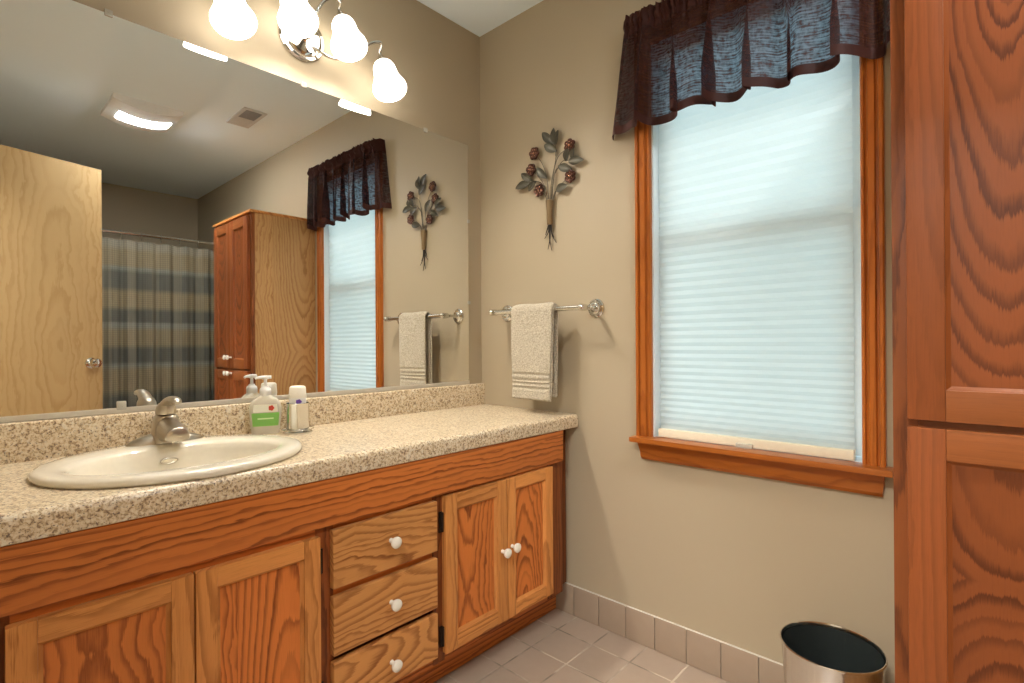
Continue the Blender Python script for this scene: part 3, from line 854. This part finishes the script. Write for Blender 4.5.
ST = [[(.412, 1.60), (.419, 1.694), (.440, 1.777), (.439, 1.809)], [(.415, 1.60), (.428, 1.72), (.449, 1.78), (.483, 1.801), (.500, 1.806)], [(.416, 1.60), (.434, 1.723), (.457, 1.741)], [(.405, 1.60), (.395, 1.709), (.374, 1.77), (.345, 1.812)],
      [(.402, 1.60), (.380, 1.688), (.330, 1.75)], [(.400, 1.60), (.385, 1.645), (.367, 1.660)], [(.418, 1.60), (.445, 1.656), (.492, 1.688)], [(.416, 1.60), (.433, 1.645), (.445, 1.652)], [(.395, 1.64), (.368, 1.696), (.318, 1.718)], [(.440, 1.79), (.440, 1.84)], [(.434, 1.72), (.470, 1.76), (.500, 1.757)]]
for p in ST:
    bm = new_bm(); tube(bm, spline([(x, FYW+.004, z) for x, z in p], 6), .0015, 8); obj('stem', bm, M['wire'], fl, 60)
bm = new_bm(); lathe(bm, (.409, FYW+.002, 1.523), [(.0105, 0), (.0115, .004), (.0125, .045), (.0165, .092), (.0170, .096), (.012, .098)], n=20); obj('binding', bm, plain('bronze_wrap', (.24, .165, .085), .4, .6), fl)
for p in ([(.405, 1.527), (.400, 1.495), (.381, 1.472)], [(.412, 1.527), (.420, 1.480), (.440, 1.448)], [(.409, 1.527), (.407, 1.465), (.418, 1.419)], [(.408, 1.527), (.408, 1.470), (.398, 1.426)], [(.404, 1.525), (.392, 1.500), (.386, 1.485)], [(.414, 1.525), (.418, 1.490), (.430, 1.470)]):
    q = spline([(x, FYW+.004, z) for x, z in p], 6)
    bm = new_bm(); tube(bm, q, [.0032-.0022*i/len(q) for i in range(len(q))], 8); obj('root', bm, M['iron'], fl, 60)

# ------------------------------------------------------------------ soap, tumbler, bottle
so = thing('soap_dispenser', 'clear pump soap bottle with a green label beside the sink', 'soap bottle', (.058, -.981, CT))
th_ = math.radians(22)
def so_pt(w, d, z): return Vector((.058 + d*math.cos(th_) - w*math.sin(th_)*-1*.0 + w*math.sin(th_)*.0, -.975 + w, CT + z)) if False else Vector((.058 + d*math.cos(-th_) - w*math.sin(-th_), -.981 + d*math.sin(-th_) + w*math.cos(-th_), CT+z))
def so_ring(hw, hd, z, p=3, n=32, grow=0):
    out = []
    for i in range(n):
        c, s = math.cos(2*PI*i/n), math.sin(2*PI*i/n)
        out.append(so_pt((hw+grow)*math.copysign(abs(c)**(2/p), c), (hd+grow)*math.copysign(abs(s)**(2/p), s), z))
    return out
m, nt, b = new_mat('clear_soap_bottle')
b.inputs['Base Color'].default_value = (.95, .92, .82, 1); b.inputs['Roughness'].default_value = .08; b.inputs['Transmission Weight'].default_value = .55
b.inputs['IOR'].default_value = 1.3
M['soap'] = m
BP = [(.037, .017, .001), (.040, .019, .006), (.0425, .020, .030), (.0455, .020, .062), (.0460, .0205, .078), (.0435, .020, .092), (.036, .018, .105), (.024, .016, .114), (.015, .0145, .119)]
bm = new_bm(); loft(bm, [so_ring(a, c, z) for a, c, z in BP]); bt = obj('bottle', bm, M['soap'], so, 50)
def so_patch(zs_, frac, mat, name, grow, x0=-1, x1=1, par=bt):
    def prof(z):
        for (a, c, za), (a2, c2, zb) in zip(BP, BP[1:]):
            if za <= z <= zb:
                t = (z-za)/(zb-za); return a+(a2-a)*t, c+(c2-c)*t
    bm = new_bm(); rows = []
    for z in zs_:
        a, c = prof(z); row = []
        for k in range(13):
            w = (x0+(x1-x0)*k/12)*frac
            d = (1-abs(w)**3)**(1/3)
            row.append(so_pt(a*w, c*d+grow, z))
        rows.append(row)
    top = [[p for p in r] for r in rows]
    nrm = so_pt(0, 1, 0)-so_pt(0, 0, 0)
    loft(bm, [r + [p-nrm*.0012 for p in r[::-1]] for r in top])
    return obj(name, bm, mat, par, 50)
so_patch([.026, .038, .050, .062, .066], .84, plain('green_label', (.20, .50, .10), .4), 'green_label', .0008)
so_patch([.068, .074, .080, .087, .092], .74, plain('pale_label', (.80, .80, .68), .4), 'upper_label', .0006)
so_patch([.047, .049, .051], .5, plain('label_line', (.62, .80, .45), .4), 'label_band', .0012)
bm = new_bm()
fc = so_pt(.016, .0208, .0805); nr = (so_pt(0, 1, 0)-so_pt(0, 0, 0)); sdv = (so_pt(1, 0, 0)-so_pt(0, 0, 0))
for k in range(5):
    a = 2*PI*k/5
    lathe(bm, fc + sdv*.0045*math.cos(a) + Vector((0, 0, .0045*math.sin(a))), [(.0042, -.001), (.004, .001), (.001, .0014)], nr, 12)
obj('red_blossom', bm, plain('red_print', (.60, .06, .03), .4), bt)
bm = new_bm(); ctr = so_pt(0, 0, 0)
lathe(bm, ctr, [(.0155, .117), (.0165, .119), (.0165, .134), (.0150, .140), (.0095, .144), (.0085, .148)], n=28)
lathe(bm, ctr, [(.0048, .146), (.0046, .168)], n=16)
pz = [so_pt(w, 0, 0)+Vector((0, 0, zz)) for w, zz in ((-.029, .1705), (-.022, .1730), (-.010, .1738), (.004, .1738), (.017, .1738))]
tube(bm, pz, [.0032, .0042, .0052, .0058, .0050], 14)
lathe(bm, ctr, [(.009, .168), (.0105, .171), (.0105, .176), (.008, .178)], n=20)
obj('pump', bm, M['white_pl'], so, 50)

TX, TY = .112, -.905
tm = thing('metal_tumbler', 'shiny metal bathroom tumbler on the counter next to the soap bottle', 'tumbler', (TX, TY, CT))
bm = new_bm(); lathe(bm, (TX, TY, CT), [(.043, 0), (.043, .004), (.038, .007), (.0335, .008), (.0330, .012), (.0330, .090), (.0340, .092), (.0330, .093), (.0312, .092), (.0312, .010)], n=48, cap1=True)
obj('cup', bm, M['chrome'], tm, 40)
bm = new_bm(); rg = [(TX+.0465*math.cos(2*PI*i/40), TY+.0465*math.sin(2*PI*i/40), CT+.012) for i in range(41)]
tube(bm, rg, .0016, 8); 
for a in (.3, 2.4, 4.5): tube(bm, [(TX+.034*math.cos(a), TY+.034*math.sin(a), CT+.012), (TX+.0465*math.cos(a), TY+.0465*math.sin(a), CT+.012)], .0014, 6)
obj('base_ring', bm, M['chrome'], tm, 60)
lt = thing('lotion_bottle', 'white bottle with a purple flower mark standing in the metal tumbler', 'bottle', (TX, TY, CT+.011))
bm = new_bm(); lathe(bm, (TX, TY, CT+.011), [(.020, 0), (.022, .003), (.0235, .05), (.0255, .098)], n=32); bb_ = obj('bottle_body', bm, M['white_pl'], lt, 40)
bm = new_bm(); lathe(bm, (TX, TY, CT+.109), [(.0262, 0), (.0262, .004), (.0240, .030), (.0225, .034), (.019, .036)], n=32); obj('bottle_cap', bm, plain('white_cap', (.84, .80, .70), .35), lt, 40)
bm = new_bm()
tv = Vector((1.6, -.75, 0)).normalized(); sv = Vector((-tv.y, tv.x, 0))
for k in range(5):
    a = 2*PI*k/5
    c0 = Vector((TX, TY, CT+.098+.004*math.sin(a))) + tv*.0245 + sv*(.003+.005*math.cos(a))
    lathe(bm, c0, [(.0042, -.001), (.0040, .0012), (.001, .0018)], tv, 10)
obj('purple_mark', bm, plain('purple_print', (.14, .06, .38), .4), bb_)

# ------------------------------------------------------------------ waste bin
wb = thing('waste_bin', 'round shiny steel waste bin on the floor beside the tall oak cabinet', 'waste bin', (1.41, -.165, 0))
bm = new_bm(); lathe(bm, (1.41, -.165, 0), [(.090, 0.001), (.093, .004), (.0955, .05), (.1105, .288), (.1125, .294), (.1140, .2985), (.1130, .3015), (.1110, .3010), (.1095, .296), (.0950, .05), (.0920, .012)], n=64)
obj('bin_shell', bm, M['steel'], wb, 40)
bm = new_bm(); lathe(bm, (1.41, -.165, 0), [(.1088, .292), (.1060, .27), (.0940, .05), (.0900, .016), (.085, .014), (.0895, .022), (.0925, .05), (.1046, .27), (.1072, .292)], n=48, cap0=False, cap1=False)
lathe(bm, (1.41, -.165, 0), [(.0895, .015), (.0895, .017)], n=48)
obj('bin_liner', bm, M['liner'], wb, 40)

# ------------------------------------------------------------------ tall oak cabinet
PX0, PX1, PYF, PZT = 1.566, 2.176, -.400, 1.845
pc = thing('linen_cabinet', 'tall oak linen cabinet with recessed panel doors beside the window', 'cabinet', ((PX0+PX1)/2, -.2, 0))
bm = new_bm(); box(bm, (PX0, PYF+.019, 0), (PX0+.016, -.002, PZT), .001); obj('side_panel', bm, M['side_z'], pc)
bm = new_bm(); box(bm, (PX1-.016, PYF+.019, 0), (PX1, -.002, PZT), .001); obj('side_panel', bm, M['side_z'], pc)
bm = new_bm(); box(bm, (PX0+.016, -.012, .1), (PX1-.016, -.002, PZT)); box(bm, (PX0+.016, PYF+.02, .10), (PX1-.016, -.012, .116)); box(bm, (PX0+.016, PYF+.02, .888), (PX1-.016, -.012, .904)); obj('carcass', bm, M['dark_z'], pc)
bm = new_bm()
box(bm, (PX0, PYF, .0), (PX0+.040, PYF+.019, PZT), .0015); box(bm, (PX1-.040, PYF, 0), (PX1, PYF+.019, PZT), .0015)
for z0, z1 in ((.08, .13), (.875, .925), (PZT-.05, PZT)): box(bm, (PX0+.04, PYF+.0005, z0), (PX1-.04, PYF+.019, z1), .001, 1)
box(bm, (PX0+.04, PYF+.012, 0), (PX1-.04, PYF+.019, .08), 0, 1)
obj('face_frame', bm, [M['dark_z'], M['prail_x']], pc)
bm = new_bm(); box(bm, (PX0-.012, PYF-.014, PZT), (PX1+.012, -.002, PZT+.016), .004); obj('top_board', bm, M['rail_x'], pc)
pm = lambda w, h, d: (w, -d, h)
pmats = (M['pstile_z'], M['prail_x'], M['pan_z'])
mid = (PX0+PX1)/2
for z0, z1, kz in ((.9055, PZT-.018, .972), (.112, .8915, .872)):
    framed_door(pc, pm, PX0+.024, mid-.002, z0, z1, -PYF, (0, -1, 0), .057, pmats, (mid-.026, kz))
    framed_door(pc, pm, mid+.002, PX1-.024, z0, z1, -PYF, (0, -1, 0), .057, pmats, (mid+.026, kz))

# ------------------------------------------------------------------ shower curtain, rod
CX = 3.13
rd = thing('shower_rod', 'slim metal rod across the shower carrying the plaid curtain', 'curtain rod', (CX, -.85, 1.90))
bm = new_bm(); tube(bm, [(CX, YB+.002, 1.90), (CX, -.002, 1.90)], .0125, 16); obj('rod', bm, M['chrome'], rd)
for yy, d in ((-.001, -1), (YB+.001, 1)):
    bm = new_bm(); lathe(bm, (CX, yy, 1.90), [(.03, 0), (.028, .006), (.018, .012), (.014, .025)], (0, d, 0), 24); obj('flange', bm, M['chrome'], rd)
def curtain_mat():
    m, nt, b = new_mat('plaid_curtain_cloth')
    uv = N(nt, 'ShaderNodeUVMap'); s = N(nt, 'ShaderNodeSeparateXYZ'); L(nt, uv.outputs[0], s.inputs[0])
    u_, z_ = s.outputs[0], s.outputs[1]          # metres
    tan, sl, li_, hm = (.28, .225, .135), (.120, .120, .098), (.25, .25, .21), (.30, .275, .21)
    zz = [(.30, sl), (.66, sl), (.72, tan), (.86, tan), (.90, li_), (.93, sl), (1.02, sl), (1.06, tan), (1.16, tan), (1.195, li_), (1.215, li_), (1.235, sl), (1.31, sl), (1.35, tan), (1.45, tan), (1.49, sl), (1.60, sl), (1.635, li_), (1.66, tan), (1.76, tan), (1.80, hm), (1.88, hm)]
    fac = math_node(nt, 'DIVIDE', z_, 2.0)
    c = ramp(nt, fac, [(z/2, col) for z, col in zz])
    gx = math_node(nt, 'LESS_THAN', math_node(nt, 'FRACT', math_node(nt, 'MULTIPLY', u_, 58)), .26)
    gz = math_node(nt, 'LESS_THAN', math_node(nt, 'FRACT', math_node(nt, 'MULTIPLY', z_, 62)), .26)
    wide = math_node(nt, 'LESS_THAN', math_node(nt, 'FRACT', math_node(nt, 'MULTIPLY', u_, 5.5)), .35)
    c = mixc(nt, math_node(nt, 'MULTIPLY', gx, .36), c, (.07, .07, .06))
    c = mixc(nt, math_node(nt, 'MULTIPLY', gz, .32), c, (.085, .085, .075))
    c = mixc(nt, math_node(nt, 'MULTIPLY', wide, .16), c, (.42, .36, .25))
    L(nt, c, b.inputs['Base Color']); b.inputs['Roughness'].default_value = .8; b.inputs['Specular IOR Level'].default_value = .2
    return m
cu = thing('shower_curtain', 'plaid tan and slate shower curtain hanging behind the wooden door', 'shower curtain', (CX, -.85, .1))
bm = new_bm(); uvl = bm.loops.layers.uv.new('UVMap')
NU, NV = 220, 12
rows = []
for i in range(NU+1):
    s = i/NU; y = -.03 - 1.62*s
    col = []
    for j in range(NV+1):
        t = j/NV; z = 1.846 - 1.70*t
        a = .012 + .012*min(1, t*2)
        x = CX - a*math.sin(s*2*PI*13+.6*math.sin(s*17)) - .4*a*math.sin(s*2*PI*29+1)
        zt = z + (.004*math.cos(s*2*PI*12) if j == 0 else 0)
        col.append((bm.verts.new((x, y, zt)), s*1.9, z))
    rows.append(col)
for i in range(NU):
    for j in range(NV):
        q = (rows[i][j], rows[i+1][j], rows[i+1][j+1], rows[i][j+1])
        f = bm.faces.new([a[0] for a in q])
        for lp, a in zip(f.loops, q): lp[uvl].uv = (a[1], a[2])
obj('curtain_cloth', bm, curtain_mat(), cu, 60)
for k in range(12):
    y = -.03 - 1.62*(k+.5)/12.5
    bm = new_bm(); tube(bm, [(CX+.0*k + .017*math.cos(2*PI*i/16)*.9, y, 1.888 + .032*math.sin(2*PI*i/16)) for i in range(17)], .002, 6); obj('curtain_ring', bm, M['chrome'], rd, 60)

# ------------------------------------------------------------------ ceiling fixtures
cl = thing('ceiling_fan_light', 'square bowed ceiling fan light with a lit strip lens', 'ceiling light', (2.03, -.845, H))
bm = new_bm()
def cover(x0, x1, y0, y1, zlo, zedge, mat_rows=14):
    rows = []
    for k in range(mat_rows+1):
        t = k/mat_rows; y = y0+(y1-y0)*t
        z = zedge - (zedge-zlo)*(1-(2*t-1)**2)
        rows.append([Vector((x0, y, H-.001)), Vector((x0+.012, y, z)), Vector((x1-.012, y, z)), Vector((x1, y, H-.001))])
    return rows
loft(bm, cover(1.845, 2.205, -1.015, -.675, 2.385, 2.418))
obj('housing', bm, plain('fixture_plastic', (.80, .80, .78), .4), cl, 40)
bm = new_bm()
rows = []
for k in range(15):
    t = k/14; y = -.962+.262*t; tt = (y+1.015)/.34
    z = 2.418 - .033*(1-(2*tt-1)**2)
    rows.append([Vector((2.000, y, z+.002)), Vector((2.003, y, z-.004)), Vector((2.107, y, z-.004)), Vector((2.110, y, z+.002))])
loft(bm, rows)
obj('lens', bm, M['lens'], cl, 40)
vt = thing('ceiling_vent', 'small rectangular air vent in the ceiling between the light and the window wall', 'vent', (1.66, -.39, H))
bm = new_bm()
for lo_, hi_ in (((1.510, -.457, 2.432), (1.530, -.325, 2.4395)), ((1.785, -.457, 2.432), (1.805, -.325, 2.4395)), ((1.53, -.457, 2.432), (1.785, -.437, 2.4395)), ((1.53, -.345, 2.432), (1.785, -.325, 2.4395))): box(bm, lo_, hi_, .002)
obj('vent_frame', bm, plain('vent_metal', (.55, .55, .54), .45), vt)
bm = new_bm(); box(bm, (1.53, -.437, 2.4365), (1.785, -.345, 2.4393)); obj('vent_shade_sheet', bm, plain('vent_dark', (.05, .05, .05), .8), vt)  # flat dark sheet, stands for the shade behind the louvers
bm = new_bm()
for k in range(13):
    x = 1.537 + k*.0100
    loft(bm, [[Vector((x, yy, 2.4362)), Vector((x+.004, yy, 2.4322)), Vector((x+.0052, yy, 2.4326)), Vector((x+.0012, yy, 2.4366))] for yy in (-.437, -.345)])
obj('louver', bm, plain('vent_louver_grey', (.30, .30, .30), .5), vt, 0)
bm = new_bm()
for k in range(12):
    x = 1.668 + k*.0098
    loft(bm, [[Vector((x, yy, 2.4346)), Vector((x+.0100, yy, 2.4328)), Vector((x+.0100, yy, 2.4338)), Vector((x, yy, 2.4358))] for yy in (-.437, -.345)])
obj('louver', bm, plain('vent_louver_white', (.58, .58, .57), .5), vt, 0)

# ------------------------------------------------------------------ open door
DA = math.radians(16.56)
dv = Vector((math.sin(DA), math.cos(DA), 0)); dn = Vector((math.cos(DA), -math.sin(DA), 0))
free = Vector((2.033, -1.038, 0))
DW = .700
hinge_pt = free - dv*DW
droot = bpy.data.objects.new('door_1', None); COL.objects.link(droot); droot.location = (hinge_pt.x, hinge_pt.y, 0)
WORLD['door_1'] = Vector((hinge_pt.x, hinge_pt.y, 0))
droot['kind'] = 'structure'; droot['label'] = 'flat pale birch door standing open into the room'; droot['category'] = 'door'
droot.rotation_euler = (0, 0, -DA)
# built unrotated: width along +y, room face towards -x, then turned by the root
hp = WORLD['door_1']
bm = new_bm(); box(bm, (hp.x, hp.y, .012), (hp.x+.035, hp.y+DW, 2.050), .0015)
struct('door_slab', bm, M['birch'], '', '', parent=droot)
for sgn, xx in ((-1, hp.x), (1, hp.x+.035)):
    bm = new_bm()
    lathe(bm, (xx, hp.y+DW-.055, .955), [(.031, 0), (.030, .004), (.024, .008), (.013, .010), (.012, .026), (.018, .032), (.0265, .042), (.0275, .052), (.023, .062), (.012, .066), (.004, .067)], (sgn, 0, 0), 32)
    struct('door_knob', bm, M['chrome'], '', '', parent=droot)
for hz in (.25, 1.05, 1.82):
    bm = new_bm(); lathe(bm, (hp.x-.002, hp.y-.004, hz-.045), [(.006, 0), (.006, .09)], n=12); struct('door_hinge', bm, M['nickel'], '', '', parent=droot)
